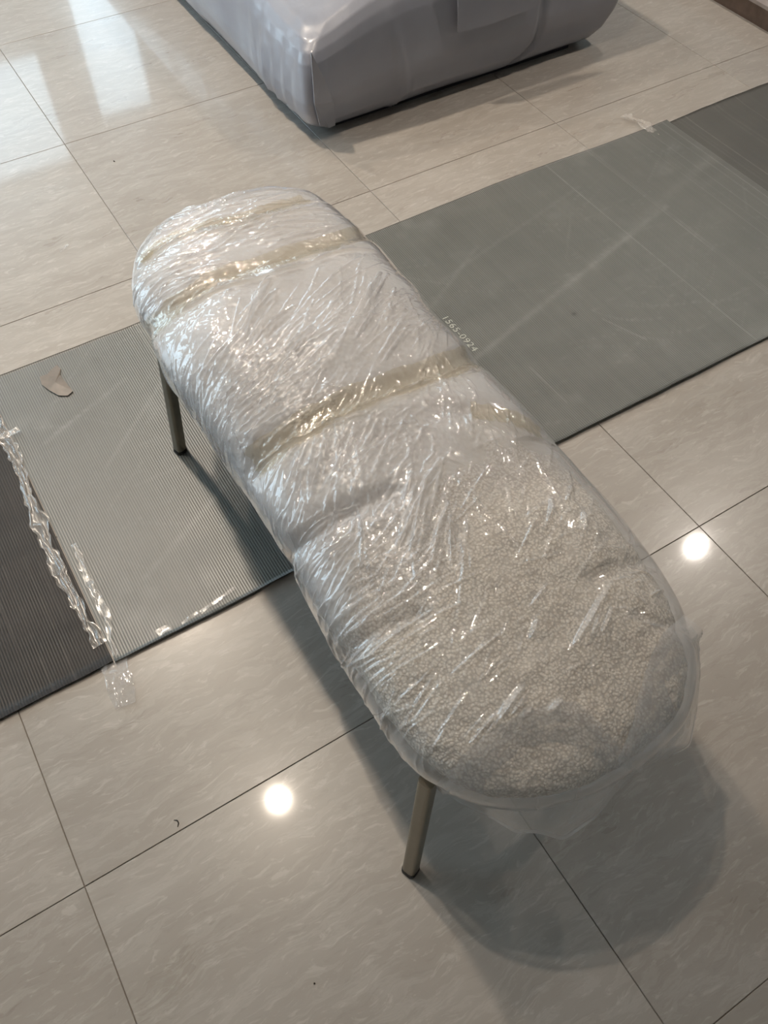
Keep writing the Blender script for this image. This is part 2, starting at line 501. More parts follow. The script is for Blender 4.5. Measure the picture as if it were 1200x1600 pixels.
# ------------------------------------------------------------------ grey wrapped sofa block behind
def wrapped_block():
    e = empty('wrapped_sofa', (1.65, 0.45, 0))
    tag(e, 'large upholstered block wrapped in grey plastic at the top of the picture', 'sofa')
    x0, x1, y0, y1 = 1.145, 2.205, -0.366, 1.45      # world; y0 is the front
    prof = [(0.012, 0.110), (0.008, 0.085), (0.012, 0.062), (0.028, 0.040), (0.060, 0.020), (0.11, 0.006), (0.15, 0.0), (0.20, 0.001),
            (0.24, 0.004), (0.28, 0.010), (0.31, 0.020), (0.335, 0.036), (0.352, 0.060), (0.362, 0.10), (0.368, 0.16), (0.37, 0.25), (0.37, 0.40)]
    zz = np.interp(np.linspace(0, len(prof) - 1, 90), np.arange(len(prof)), [p[0] for p in prof])
    ii = np.interp(np.linspace(0, len(prof) - 1, 90), np.arange(len(prof)), [p[1] for p in prof])
    # perimeter: rounded rectangle, inset ring by ring
    def ring_pts(ins, rad):
        A0, A1, B0, B1 = x0 + ins, x1 - ins, y0 + ins, y1 - ins
        out = []
        cs = [(A0 + rad, B0 + rad, math.pi), (A1 - rad, B0 + rad, 1.5 * math.pi), (A1 - rad, B1 - rad, 0.0), (A0 + rad, B1 - rad, 0.5 * math.pi)]
        for k in range(4):
            cx, cy, a0 = cs[k]
            for t in np.linspace(0, 1, 16):
                a = a0 + t * math.pi / 2
                out.append((cx + rad * math.cos(a), cy + rad * math.sin(a), math.cos(a), math.sin(a)))
            nx_, ny_, na = cs[(k + 1) % 4]
            p = out[-1]; q = (nx_ + rad * math.cos(na), ny_ + rad * math.sin(na))
            for t in np.linspace(0, 1, 92)[1:-1]:
                out.append((p[0] * (1 - t) + q[0] * t, p[1] * (1 - t) + q[1] * t, p[2], p[3]))
        return np.array(out)
    RG = np.stack([ring_pts(i_, 0.028 + 0.35 * i_) for i_ in ii])
    nr, npv = RG.shape[:2]
    X, Y = RG[..., 0].copy(), RG[..., 1].copy()
    P2 = RG[0]
    Z = np.repeat(zz[:, None], npv, 1)
    # outward bulges and folds
    nx, ny = P2[None, :, 2], P2[None, :, 3]
    left = np.clip(-nx, 0, 1); front = np.clip(-ny, 0, 1)
    hgt = np.clip((Z - 0.02) / 0.3, 0, 1)
    sl = np.sin(np.pi * np.clip(hgt, 0, 1))
    yy = Y
    rip = (0.010 * np.abs(np.sin((yy + 0.10 * Z) * 52 + 1.2)) ** 3 * np.exp(-((yy + 0.18) / 0.13) ** 2)
           + 0.007 * np.exp(-((yy + 0.10 + 0.25 * Z) / 0.012) ** 2) + 0.006 * np.exp(-((yy - 0.38 + 0.2 * Z) / 0.015) ** 2)
           + 0.006 * vnoise(yy * 7 + 3, Z * 5, 3))
    X = X - left * rip * (0.3 + sl)
    # front: groove near the right end and soft waves
    groove = -0.016 * np.exp(-(((X - 1.905 + 0.9 * np.clip(0.09 - Z, 0, 1) ** 1.0) / 0.010) ** 2))
    step = 0.012 / (1 + np.exp(-(X - 1.915) / 0.004)) * np.clip((Z - 0.03) / 0.05, 0, 1)
    fr = (groove - step * 0.3 + 0.006 * vnoise(X * 5 + 9, Z * 6, 5) + 0.009 * np.exp(-((X - 1.43 - 0.25 * (0.2 - Z)) / 0.010) ** 2) * sl
          + 0.009 * np.exp(-((X - 1.47 + 0.35 * (0.1 - Z)) / 0.008) ** 2) * np.clip(1 - Z / 0.15, 0, 1))
    Y = Y - front * fr
    # the front left top corner sags
    sag = np.exp(-((X - 1.17) / 0.17) ** 2 - ((Y + 0.33) / 0.42) ** 2)
    Z = np.where(Z > 0.03, 0.03 + (Z - 0.03) * (1 - 0.26 * sag), Z)
    V = np.stack([X, Y, Z], -1).reshape(-1, 3)
    q = grid_quads(nr, npv, True, True)
    body = quads_mesh('wrap_film', V, q, M['grey_wrap'], e)
    # flat lid closing the top
    ring = V.reshape(nr, npv, 3)[-1]
    mesh('top_cover', ring, [tuple(range(npv))], M['grey_wrap'], e)
    # recessed base, near black to paint in the shade under the block
    boxes('base', [(x0 + 0.10, x1 - 0.12, y0 + 0.07, y1 - 0.06, 0.0, 0.03)], M['shade_base'], e)
    # envelope fold at the front left corner: triangular flap lying on the front
    def slab(name, poly, yoff, th=0.003):
        n = len(poly)
        tuck = lambda z: float(np.interp(z, [0.012, 0.028, 0.06, 0.11, 0.15], [0.062, 0.040, 0.020, 0.006, 0.0]))
        A = [(x, y0 - yoff + tuck(z), z) for x, z in poly]; B = [(x, y0 - yoff + th + tuck(z), z) for x, z in poly]
        F = [tuple(range(n)), tuple(range(2 * n - 1, n - 1, -1))] + [(i, n + i, n + (i + 1) % n, (i + 1) % n) for i in range(n)]
        return mesh(name, A + B, F, M['grey_wrap'], e)
    slab('corner_fold', [(1.166, 0.262), (1.168, 0.13), (1.190, 0.055), (1.225, 0.030), (1.243, 0.034), (1.224, 0.12), (1.194, 0.20)], 0.016)
    slab('document_pouch', [(1.600, 0.202), (1.70, 0.196), (1.86, 0.205), (1.87, 0.36), (1.585, 0.36)], 0.018, 0.004)


wrapped_block()

# ------------------------------------------------------------------ fluted floor sheets
PITCH = 0.0048


def sheet(name, label, x0, x1, yb, yf, mat, z0=0.0005, wear=None, ny=90, lift=None, seed=0):
    """yb, yf: functions of x giving the far and near edges (world y)"""
    e = empty(name, ((x0 + x1) / 2, (yb(x0) + yf(x0)) / 2, 0))
    nx = int((x1 - x0) / PITCH * 5) + 1
    x = np.linspace(x0, x1, nx)
    v = np.linspace(0, 1, ny)
    Xg, Vg = np.meshgrid(x, v, indexing='ij')
    B, Fr = yb(x), yf(x)
    Yg = B[:, None] + (Fr - B)[:, None] * Vg
    ph = (Xg % PITCH) / PITCH
    rib = 0.5 - 0.5 * np.cos(2 * np.pi * ph)
    w = 0.0016 * (vnoise(Xg * 2.2 + seed, Yg * 2.2, 11 + seed) + 1) + 0.0012 * (vnoise(Xg * 6, Yg * 3 + seed, 12 + seed) + 1)
    edge = np.clip((np.abs(Vg - 0.5) - 0.40) / 0.10, 0, 1) ** 2
    w = w + edge * 0.004 * (vnoise(Xg * 3 + 5, Vg * 0 + 3.3, 13 + seed) + 0.6)
    if lift is not None: w = w + lift(Xg, Yg)
    Zt = z0 + 0.0042 + np.maximum(w, 0) + 0.00045 * rib
    top = np.stack([Xg, Yg, Zt], -1).reshape(-1, 3)
    q = grid_quads(nx, ny, False, True)
    # underside: the same wave at fewer rows, lowered by the sheet's thickness
    th = 0.0036
    Tm = top.reshape(nx, ny, 3)
    rows = np.unique(np.round(np.linspace(0, ny - 1, 16)).astype(int))
    nbr = len(rows)
    bot = Tm[:, rows].copy(); bot[..., 2] -= th
    nb = nx * ny
    V = np.concatenate([top, bot.reshape(-1, 3)])
    i = np.arange(nx - 1)
    tf, tb = i * ny + ny - 1, i * ny
    bf, bb = nb + i * nbr + nbr - 1, nb + i * nbr
    j = np.arange(ny - 1)
    Q = [q, np.stack([tf, tf + ny, bf + nbr, bf], -1), np.stack([tb + ny, tb, bb, bb + nbr], -1), nb + grid_quads(nx, nbr)]
    Q = np.concatenate(Q)
    wr = np.zeros_like(Xg)
    if wear is not None: wr = wear(Xg, Yg)
    ex = np.concatenate([wr.ravel(), np.zeros(nbr * nx)])
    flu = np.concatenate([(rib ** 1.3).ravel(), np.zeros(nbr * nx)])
    s = quads_mesh('fluted_panel', V, Q, mat, e, True, {'wear': ex, 'flute': flu})
    me = s.data
    # crisp rim
    sm = np.ones(len(me.polygons), dtype=bool); sm[len(q):] = False
    me.polygons.foreach_set('use_smooth', sm)
    tag(e, label, 'floor sheet')
    return e, Tm


def seg(X, Y, a, b, w, soft=True):
    ax, ay = a; bx, by = b
    dx, dy = bx - ax, by - ay
    L2 = dx * dx + dy * dy
    t = np.clip(((X - ax) * dx + (Y - ay) * dy) / L2, 0, 1)
    d = np.hypot(X - ax - t * dx, Y - ay - t * dy)
    return np.exp(-(d / w) ** 2) if soft else (d < w).astype(float)


def line_x(X, x0, w):
    return np.exp(-((X - x0) / w) ** 2)


def wear_mid(X, Y):
    W = np.zeros_like(X)
    for x0, w, a in ((1.645, 0.0016, 0.9), (1.781, 0.0022, 0.55), (1.790, 0.004, 0.3), (0.498, 0.0018, 0.45), (0.508, 0.0018, 0.35), (0.519, 0.0018, 0.25),
                     (0.84, 0.001, 0.15), (1.52, 0.0012, 0.18), (2.02, 0.0022, 0.5), (2.045, 0.0016, 0.8), (1.93, 0.0014, 0.35), (1.955, 0.0014, 0.3),
                     (0.365, 0.0012, 0.2), (1.30, 0.001, 0.15), (1.98, 0.0014, 0.45)):
        W += a * line_x(X, x0 + 0.003 * vnoise(Y * 2, X * 0 + x0 * 9, 4), w) * (0.6 + 0.4 * vnoise(Y * 7, X * 0 + x0 * 5, 8))
    # dragged scuffs
    W += 0.30 * seg(X, Y, (1.06, -1.238), (1.80, -1.045), 0.007)
    W += 0.14 * seg(X, Y, (1.50, -1.12), (2.04, -0.95), 0.014)
    W += 0.18 * seg(X, Y, (1.0, -1.10), (1.30, -0.93), 0.006)
    W += 0.16 * seg(X, Y, (1.15, -0.99), (1.66, -0.87), 0.005)
    W += 0.5 * seg(X, Y, (1.40, -1.28), (1.44, -1.38), 0.0016)
    W += 0.5 * seg(X, Y, (1.17, -1.31), (1.175, -1.43), 0.0014)
    W += 0.2 * seg(X, Y, (0.27, -1.37), (0.50, -1.25), 0.006)
    W += 0.22 * seg(X, Y, (0.30, -1.10), (0.48, -0.95), 0.004)
    W += 0.2 * seg(X, Y, (0.22, -0.98), (0.42, -0.90), 0.005)
    for _ in range(16):
        cx, cy = 1.60 + rng.normal() * 0.04, -1.16 + rng.normal() * 0.03
        r = rng.uniform(0.08, 0.30); a0 = rng.uniform(-3.0, -1.4); a1 = a0 + rng.uniform(0.4, 1.3)
        d = np.abs(np.hypot(X - cx, (Y - cy) * rng.uniform(0.9, 1.3)) - r)
        ang = np.arctan2(Y - cy, X - cx)
        m = np.clip((ang - a0) / 0.2, 0, 1) * np.clip((a1 - ang) / 0.2, 0, 1)
        W += rng.uniform(0.10, 0.22) * np.exp(-(d / rng.uniform(0.0012, 0.003)) ** 2) * m
    W += 0.28 * np.clip(vnoise(X * 9 + 3, Y * 14, 21), 0, 1) * np.clip(vnoise(X * 30, Y * 30, 22), 0, 1)
    for _ in range(130):
        a = (rng.uniform(0.2, 2.05), rng.uniform(-1.47, -0.78)); an = rng.uniform(-0.9, 0.9); l = rng.uniform(0.03, 0.2)
        W += rng.uniform(0.08, 0.22) * seg(X, Y, a, (a[0] + l * math.cos(an), a[1] + l * math.sin(an)), rng.uniform(0.001, 0.0022))
    W -= 0.8 * np.exp(-(((X - 1.355) / 0.006) ** 2 + ((Y + 1.233) / 0.005) ** 2))
    # / 0.03) ** 2 + ((Y + 1.10) / 0.09) ** 2))
    # / 0.06) ** 2 + ((Y + 1.36) / 0.03) ** 2)) * (vnoise(X * 40, Y * 40, 5) > 0)
    return W


def wear_left(X, Y):
    W = np.zeros_like(X)
    for x0, w, a in ((0.10, 0.0020, 0.6), (0.095, 0.001, 0.4), (0.062, 0.0014, 0.55), (0.035, 0.0016, 0.4), (0.0, 0.002, 0.4), (-0.04, 0.002, 0.4), (0.12, 0.001, 0.3)):
        W += a * line_x(X, x0, w) * (0.6 + 0.5 * vnoise(Y * 6, X * 0 + x0 * 50, 8))
    W -= 0.35 * np.clip(vnoise(X * 12, Y * 30, 31), 0, 1)
    return W


def wear_right(X, Y):
    W = np.zeros_like(X)
    for x0, w, a in ((2.121, 0.0018, 0.8), (2.22, 0.004, 0.45), (2.235, 0.003, 0.4), (2.31, 0.0016, 0.7), (2.09, 0.002, 0.3), (2.103, 0.002, 0.3)):
        W += a * line_x(X, x0, w) * (0.7 + 0.4 * vnoise(Y * 6, X * 0 + x0 * 50, 8))
    return W


wav = lambda k, s: (lambda x: k + 0.0035 * vnoise(np.asarray(x, dtype=float) * 3.1, np.zeros_like(np.asarray(x, dtype=float)) + s, 3)
                    + 0.0015 * vnoise(np.asarray(x, dtype=float) * 17, np.zeros_like(np.asarray(x, dtype=float)) + s + 4, 3))
far_e = wav(-0.748, 1.5)
near_e = wav(-1.497, 6.5)
sheet('fluted_floor_sheet', 'dark brown fluted plastic floor sheet cut off at the left edge', -0.75, 0.1640, wav(-0.735, 2.5), wav(-1.492, 8.5), M['matA'], wear=wear_left, ny=40, seed=3)
_, GRID_B = sheet('fluted_floor_sheet', 'long grey fluted plastic floor sheet under the wrapped bench', 0.166, 2.066, lambda x: far_e(x) - 0.006 + 0.002 * np.sin(np.asarray(x) * 9), lambda x: near_e(x) - 0.012 * np.asarray(x) + 0.006, M['matB'], wear=wear_mid, ny=110, seed=0)
sheet('fluted_floor_sheet', 'darkest grey fluted plastic floor sheet at the far right edge', 2.0672, 2.66, lambda x: far_e(x) - 0.018, lambda x: near_e(x) - 0.02, M['matC'], wear=wear_right, ny=40, seed=5)


def z_grey(x, y):
    """top of the grey sheet at (x, y)"""
    i = int(np.clip(np.searchsorted(GRID_B[:, 0, 0], x), 2, len(GRID_B) - 3))
    col = GRID_B[i]
    j = int(np.argmin(np.abs(col[:, 1] - y)))
    return float(GRID_B[i - 2:i + 3, max(0, j - 1):j + 2, 2].max())


# printed lot number on the grey sheet
def printed_text(body, origin, height, parent_name):
    cu = bpy.data.curves.new('lot_number', 'FONT')
    cu.body = body; cu.size = height / 0.72; cu.space_character = 1.12
    tmp = bpy.data.objects.new('lot_number_tmp', cu); COL.objects.link(tmp)
    dg = bpy.context.evaluated_depsgraph_get()
    me = bpy.data.meshes.new_from_object(tmp.evaluated_get(dg))
    bpy.data.objects.remove(tmp)
    co = np.zeros(len(me.vertices) * 3); me.vertices.foreach_get('co', co); co = co.reshape(-1, 3)
    par = [o for o in bpy.data.objects if o.name == parent_name][0]
    off = np.array(par.location)
    sx = 0.125 / max(co[:, 0].max(), 1e-6)          # printed length 12.5 cm
    w = np.stack([origin[0] + co[:, 1], origin[1] - co[:, 0] * sx, np.full(len(co), origin[2])], -1) - off
    me.vertices.foreach_set('co', w.ravel()); me.update()
    me.materials.clear(); me.materials.append(M['ink'])
    o = bpy.data.objects.new('lot_number', me)
    link(o, par)
    tag(o, 'pale printed lot number')


printed_text('1565-0924', (1.092, -1.088, max(z_grey(1.10, -1.09 - 0.013 * k) for k in range(10)) + 0.0004), 0.016, 'fluted_floor_sheet.001')

# ------------------------------------------------------------------ bench
PAR = [0.64981087, 1.53009122, 0.0119365, 0.58639299, 0.25434424, 0.34989762, 0.0999024, 2.48814635, 2.55655099]
DL = [0.11970692, -0.04315643, -0.17158181, -0.19730868, -0.05769371, 0.271388]
DR = [0.22895415, -0.13400593, -0.25051027, -0.23873105, -0.14448875, 0.07289466]
N3 = 2.32658833


def smooth_interp(s, vals):
    """smooth curve through six knots on -1..1"""
    k = np.linspace(-1, 1, 6)
    fine = np.linspace(-1, 1, 401)
    y = np.interp(fine, k, vals)
    ker = np.hanning(81); ker /= ker.sum()
    y = np.convolve(np.pad(y, 40, mode='edge'), ker, 'valid')
    return np.interp(s, fine, y)


def pill(ns, nt, inset=0.0):
    """surface grid of the seat: S along the length (far to near), angle around; returns world points, outward normals, arc coordinate from the top line"""
    cx, cy, ang, a, b, zc, h, n1, n2 = PAR
    u = np.linspace(-1, 1, ns)
    s = np.sign(u) * (1 - (1 - np.abs(u)) ** 1.9) * 0.99985
    s = 0.45 * s + 0.55 * u * 0.99985
    s[0], s[-1] = -0.99985, 0.99985
    e = 2 / n2
    th = np.linspace(0, 2 * np.pi, 4001)
    px = b * 0.8 * np.sign(np.cos(th)) * np.abs(np.cos(th)) ** e; pz = h * np.sign(np.sin(th)) * np.abs(np.sin(th)) ** e
    arc = np.r_[0, np.cumsum(np.hypot(np.diff(px), np.diff(pz)))]
    tt = np.interp(np.linspace(0, arc[-1], nt, endpoint=False), arc, th)
    S, TH = np.meshgrid(s, tt, indexing='ij')
    k = np.maximum(0, 1 - np.abs(S) ** n1) ** (1 / n1)
    kz = np.maximum(0, 1 - np.abs(S) ** N3) ** (1 / N3)
    c, d = np.cos(TH), np.sin(TH)
    mm = np.where(c < 0, smooth_interp(S, DL), smooth_interp(S, DR))
    X = b * k * np.sign(c) * np.abs(c) ** e * (1 + mm)
    Z = zc + h * kz * np.sign(d) * np.abs(d) ** e
    Y = a * S
    ca, sa = math.cos(ang), math.sin(ang)
    P = np.stack([cx + X * ca - Y * sa, -(cy + X * sa + Y * ca), Z], -1)
    du = np.gradient(P, axis=0); dv = (np.roll(P, -1, 1) - np.roll(P, 1, 1)) / 2
    N = np.cross(du, dv); N /= np.linalg.norm(N, axis=-1, keepdims=True) + 1e-12
    cen = np.array([cx, -cy, zc])
    if (np.sum(N * (P - cen), -1) < 0).mean() > 0.5: N = -N
    # arc length from the top line, positive to +x
    jt = int(np.argmin(np.abs(tt - np.pi / 2)))
    stepl = np.linalg.norm(np.roll(P, -1, 1) - P, axis=-1)          # from j to j+1 (towards -x from the top)
    order = [(jt + q) % nt for q in range(nt)]
    half = nt // 2
    A = np.zeros((ns, nt))
    cum = np.zeros(ns)
    for q in range(half):
        A[:, order[q]] = -cum; cum = cum + stepl[:, order[q]]
    cum = np.zeros(ns)
    for q in range(1, nt - half + 1):
        j = (jt - q) % nt
        cum = cum + stepl[:, j]
        A[:, j] = cum
    return P - inset * N, N, Y, A, jt


#BEGIN_STROKES
# film wrinkles, cinched bands, tapes: (length, arc) coordinates on the seat surface in metres
STROKES = [(-0.1609, -0.1264, -0.2691, -0.0254, 0.0028, 0.0036), (-0.1418, -0.1451, -0.1798, -0.0806, 0.0021, 0.0036), (-0.051, -0.1705, -0.0669, -0.0332, 0.0021, 0.0036), (-0.081, -0.1711, -0.1269, -0.0265, 0.0028, 0.0036), (-0.0415, -0.1217, -0.0685, -0.0279, 0.0021, 0.0036), (-0.0934, 0.0176, -0.2053, 0.1355, 0.0028, 0.0036), (-0.081, 0.0223, -0.1433, 0.1029, 0.0021, 0.0036), (-0.1011, 0.0176, -0.2011, 0.1321, 0.0021, 0.0036), (-0.0887, 0.0175, -0.2011, 0.1468, 0.0028, 0.0036), (-0.0763, 0.0175, -0.1178, 0.072, 0.0021, 0.0024), (-0.0334, 0.032, -0.0872, 0.1054, 0.0028, 0.0036), (-0.0237, 0.0336, -0.0747, 0.1086, 0.0021, 0.0036), (-0.1072, -0.0791, -0.1314, -0.0247, 0.0028, 0.0036), (-0.1565, -0.1032, -0.1883, -0.0234, 0.0035, 0.0048), (-0.1536, 0.0161, -0.1912, 0.0781, 0.0021, 0.0036), (-0.1997, 0.0196, -0.2519, 0.1232, 0.0021, 0.0024), (-0.1769, 0.0194, -0.1983, 0.0701, 0.0021, 0.0024), (-0.2343, -0.0653, -0.2704, -0.0254, 0.0042, 0.0048), (-0.2053, -0.0794, -0.2371, -0.0272, 0.0035, 0.0036), (-0.1448, -0.1908, -0.1983, -0.0828, 0.0021, 0.0024), (-0.0995, -0.201, -0.1133, -0.0932, 0.0021, 0.0036), (-0.0685, -0.2105, -0.0653, -0.0872, 0.0021, 0.0036), (-0.0399, -0.2081, -0.035, -0.0834, 0.0021, 0.0036), (-0.0237, -0.2044, -0.014, -0.0746, 0.0021, 0.0036), (0.0025, -0.1797, -0.0041, -0.0398, 0.0021, 0.0024), (0.0995, -0.0737, 0.0669, -0.0292, 0.0028, 0.0036), (0.1373, -0.0775, 0.098, -0.0326, 0.0028, 0.0036), (0.1898, -0.0648, 0.1638, -0.0365, 0.0021, 0.0036), (0.2425, -0.1047, 0.1969, -0.0456, 0.0028, 0.0036), (0.2546, -0.0924, 0.2067, -0.0387, 0.0021, 0.0036), (0.2559, -0.0765, 0.1653, 0.0098, 0.0021, 0.0036), (0.2546, -0.0569, 0.2289, -0.023, 0.0021, 0.0036), (0.295, -0.0624, 0.2247, -0.023, 0.0021, 0.0036), (0.3102, -0.0517, 0.2757, -0.0374, 0.0021, 0.0036), (0.1224, -0.1631, 0.0558, -0.103, 0.0028, 0.0036), (0.0763, -0.1593, 0.0431, -0.1221, 0.0021, 0.0036), (0.0918, -0.1883, 0.051, -0.1409, 0.0021, 0.0024), (0.0415, -0.0791, 0.051, -0.0275, 0.0021, 0.0024), (0.3349, -0.1967, 0.3337, -0.112, 0.0028, 0.0036), (0.295, -0.2073, 0.2976, -0.1086, 0.0021, 0.0024), (0.4087, -0.135, 0.3988, -0.0636, 0.0021, 0.0036), (0.481, -0.1282, 0.4626, -0.0774, 0.0035, 0.0048), (0.48, -0.1566, 0.4695, -0.1162, 0.0021, 0.0036), (0.4537, -0.0017, 0.4097, 0.0936, 0.0035, 0.0048), (0.4476, 0.0165, 0.4184, 0.0682, 0.0021, 0.0036), (0.4537, 0.0298, 0.4216, 0.0696, 0.0021, 0.0036), (0.4557, 0.0416, 0.4363, 0.0716, 0.0021, 0.0036), (0.4216, -0.035, 0.4054, -0.0141, 0.0035, 0.0048), (0.3887, -0.0124, 0.3762, 0.0207, 0.0021, 0.0036), (0.4734, -0.1106, 0.4607, -0.0742, 0.0028, 0.0048), (0.48, -0.1027, 0.4705, -0.0765, 0.0028, 0.0048), (0.4977, -0.0643, 0.494, -0.0443, 0.0035, 0.0048), (0.4885, -0.0929, 0.4838, -0.0778, 0.0028, 0.0048), (0.2532, -0.0906, 0.1883, -0.035, 0.0028, 0.0036), (0.2665, -0.0925, 0.2053, -0.037, 0.0028, 0.0036), (0.2861, -0.0837, 0.233, -0.0372, 0.0035, 0.0036), (0.2989, -0.0606, 0.2261, -0.023, 0.0028, 0.0036), (0.3165, -0.057, 0.2718, -0.0374, 0.0021, 0.0036), (0.3177, -0.0481, 0.2912, -0.0339, 0.0021, 0.0036), (0.1898, -0.0385, 0.1609, 0.0098, 0.0028, 0.0036), (0.1609, 0.0098, 0.1883, 0.0294, 0.0021, 0.0024), (0.3064, 0.0749, 0.2796, 0.0982, 0.0028, 0.0036), (0.2938, 0.111, 0.2731, 0.1375, 0.0028, 0.0036), (0.3409, 0.1032, 0.314, 0.1218, 0.0021, 0.0036), (0.3564, 0.1138, 0.3312, 0.1292, 0.0021, 0.0024), (0.1855, 0.0065, 0.2718, 0.0131, 0.0021, 0.0024), (0.2718, 0.0131, 0.3564, 0.0193, 0.0021, 0.0024), (0.2067, 0.1263, 0.3052, 0.1009, 0.0028, 0.0024), (0.4435, 0.1294, 0.4415, 0.1546, 0.0021, 0.0036), (-0.4666, -0.1821, -0.4597, -0.1191, 0.0028, 0.0048), (-0.4597, -0.1191, -0.4517, -0.076, 0.0028, 0.0048), (-0.4517, -0.076, -0.4322, -0.0434, 0.0028, 0.0048), (-0.4322, -0.0434, -0.4195, 0.0459, 0.0021, 0.0036), (-0.2976, -0.1677, -0.2912, -0.116, 0.0035, 0.0048), (-0.2912, -0.116, -0.2886, -0.078, 0.0035, 0.006), (-0.2886, -0.078, -0.277, -0.0291, 0.0035, 0.006), (-0.277, -0.0291, -0.2665, 0.0461, 0.0028, 0.0048), (-0.2665, 0.0461, -0.2757, 0.0904, 0.0035, 0.0048), (-0.2757, 0.0904, -0.2796, 0.1396, 0.0035, 0.0048), (-0.2796, 0.1396, -0.2744, 0.1706, 0.0028, 0.0048), (0.0188, -0.2187, 0.0221, -0.1672, 0.0028, 0.0048), (0.0221, -0.1672, 0.0318, -0.1189, 0.0035, 0.006), (0.0318, -0.1189, 0.035, -0.062, 0.0035, 0.006), (0.035, -0.062, 0.035, -0.0017, 0.0035, 0.0048), (0.035, -0.0017, 0.035, 0.0819, 0.0028, 0.0048), (0.035, 0.0819, 0.0188, 0.1741, 0.0028, 0.0036), (0.1783, 0.1127, 0.1855, 0.1685, 0.0028, 0.0036), (0.1855, 0.1685, 0.1983, 0.1851, 0.0028, 0.0036), (0.1521, -0.2084, 0.1551, -0.1505, 0.0035, 0.0048), (0.1551, -0.1505, 0.1638, -0.1163, 0.0028, 0.0036), (-0.5049, -0.1339, -0.4986, -0.062, 0.0021, 0.0036), (-0.4032, -0.1607, -0.3728, -0.0793, 0.0021, 0.0024), (-0.413, -0.1409, -0.3762, -0.0545, 0.0021, 0.0024), (-0.3493, -0.1598, -0.3361, -0.0843, 0.0021, 0.0024), (-0.5307, -0.0262, -0.5084, 0.0622, 0.0021, 0.0036), (-0.5364, 0.0127, -0.5137, 0.1144, 0.0021, 0.0036), (-0.3409, 0.0082, -0.3469, 0.1279, 0.0021, 0.0024)]
BUNDLES = [(-0.0794, -0.1554, 0.05, 0.05, 1.977, 0.2, 0.03, 0.11, 70), (-0.1087, -0.0439, 0.06, 0.06, 2.108, 0.2, 0.03, 0.12, 60), (-0.1448, -0.1908, 0.05, 0.05, 2.091, 0.3, 0.02, 0.06, 60), (-0.1344, 0.077, 0.05, 0.05, 2.296, 0.2, 0.03, 0.09, 35), (-0.0887, 0.1182, 0.05, 0.05, 2.317, 0.4, 0.02, 0.05, 50), (0.1041, -0.12, 0.05, 0.05, 2.423, 0.25, 0.03, 0.09, 50), (0.2081, -0.0669, 0.05, 0.05, 2.36, 0.2, 0.03, 0.1, 40), (0.1041, 0.0888, 0.04, 0.05, -0.21, 0.3, 0.015, 0.04, 70), (0.233, -0.1782, 0.06, 0.05, 1.802, 0.3, 0.02, 0.07, 60), (0.0903, -0.1644, 0.05, 0.03, 2.217, 0.3, 0.02, 0.06, 40), (0.3001, -0.1804, 0.04, 0.05, 1.531, 0.2, 0.03, 0.07, 35), (-0.3658, -0.1272, 0.04, 0.05, 1.378, 0.2, 0.02, 0.07, 50), (-0.4097, 0.0411, 0.04, 0.07, 1.525, 0.25, 0.02, 0.08, 60), (-0.5215, -0.0171, 0.02, 0.05, 1.479, 0.2, 0.02, 0.06, 30), (0.3014, 0.1043, 0.06, 0.05, 2.344, 0.3, 0.015, 0.05, 30), (0.4152, -0.0754, 0.07, 0.07, 1.857, 0.5, 0.01, 0.04, 40), (0.4363, 0.1216, 0.05, 0.03, 1.475, 0.5, 0.01, 0.03, 25), (0.4216, -0.2071, 0.04, 0.04, 1.804, 0.3, 0.02, 0.05, 30), (0.098, -0.0206, 0.05, 0.06, 2.099, 0.5, 0.015, 0.04, 60)]
GROOVES = [([(-0.4714, -0.1721), (-0.4791, -0.1305), (-0.4743, -0.0818), (-0.4597, -0.0223), (-0.4476, 0.0242), (-0.4507, 0.0821), (-0.4607, 0.1363)], 0.018, 0.005), ([(-0.3541, -0.2627), (-0.3189, -0.2028), (-0.3165, -0.1493), (-0.3214, -0.0793), (-0.3077, 0.0148), (-0.3115, 0.1084), (-0.3445, 0.1994)], 0.02, 0.007), ([(0.0123, -0.2052), (0.014, -0.1623), (0.0156, -0.1209), (0.0156, -0.0311), (0.0188, 0.0498), (0.0172, 0.1156), (-0.0058, 0.1953)], 0.022, 0.01), ([(0.0903, 0.0564), (0.1118, 0.0889), (0.1299, 0.1215), (0.1477, 0.1496), (0.1711, 0.178)], 0.018, 0.006), ([(0.1358, -0.2731), (0.1551, -0.195), (0.1565, -0.1523), (0.1653, -0.1181), (0.1711, -0.0731)], 0.016, 0.009), ([(0.3077, -0.2492), (0.3127, -0.2004), (0.3177, -0.163), (0.3263, -0.1314)], 0.012, 0.006), ([(0.3988, 0.1669), (0.3954, 0.1243), (0.3921, 0.0837)], 0.014, 0.007), ([(0.4922, 0.1725), (0.4791, 0.1299), (0.4567, 0.1036)], 0.012, 0.005)]
TAPES = [([(-0.4714, -0.1721), (-0.4791, -0.1305), (-0.4743, -0.0818), (-0.4597, -0.0223), (-0.4476, 0.0242), (-0.4507, 0.0821), (-0.4607, 0.1363)], 0.03), ([(-0.3541, -0.2627), (-0.3189, -0.2028), (-0.3165, -0.1493), (-0.3214, -0.0793), (-0.3077, 0.0148), (-0.3115, 0.1084), (-0.3445, 0.1994)], 0.042), ([(0.0123, -0.2052), (0.014, -0.1623), (0.0156, -0.1209), (0.0156, -0.0311), (0.0188, 0.0498), (0.0172, 0.1156), (-0.0058, 0.1953)], 0.046), ([(0.1118, 0.0889), (0.1299, 0.1215), (0.1477, 0.1496), (0.1711, 0.178)], 0.03)]
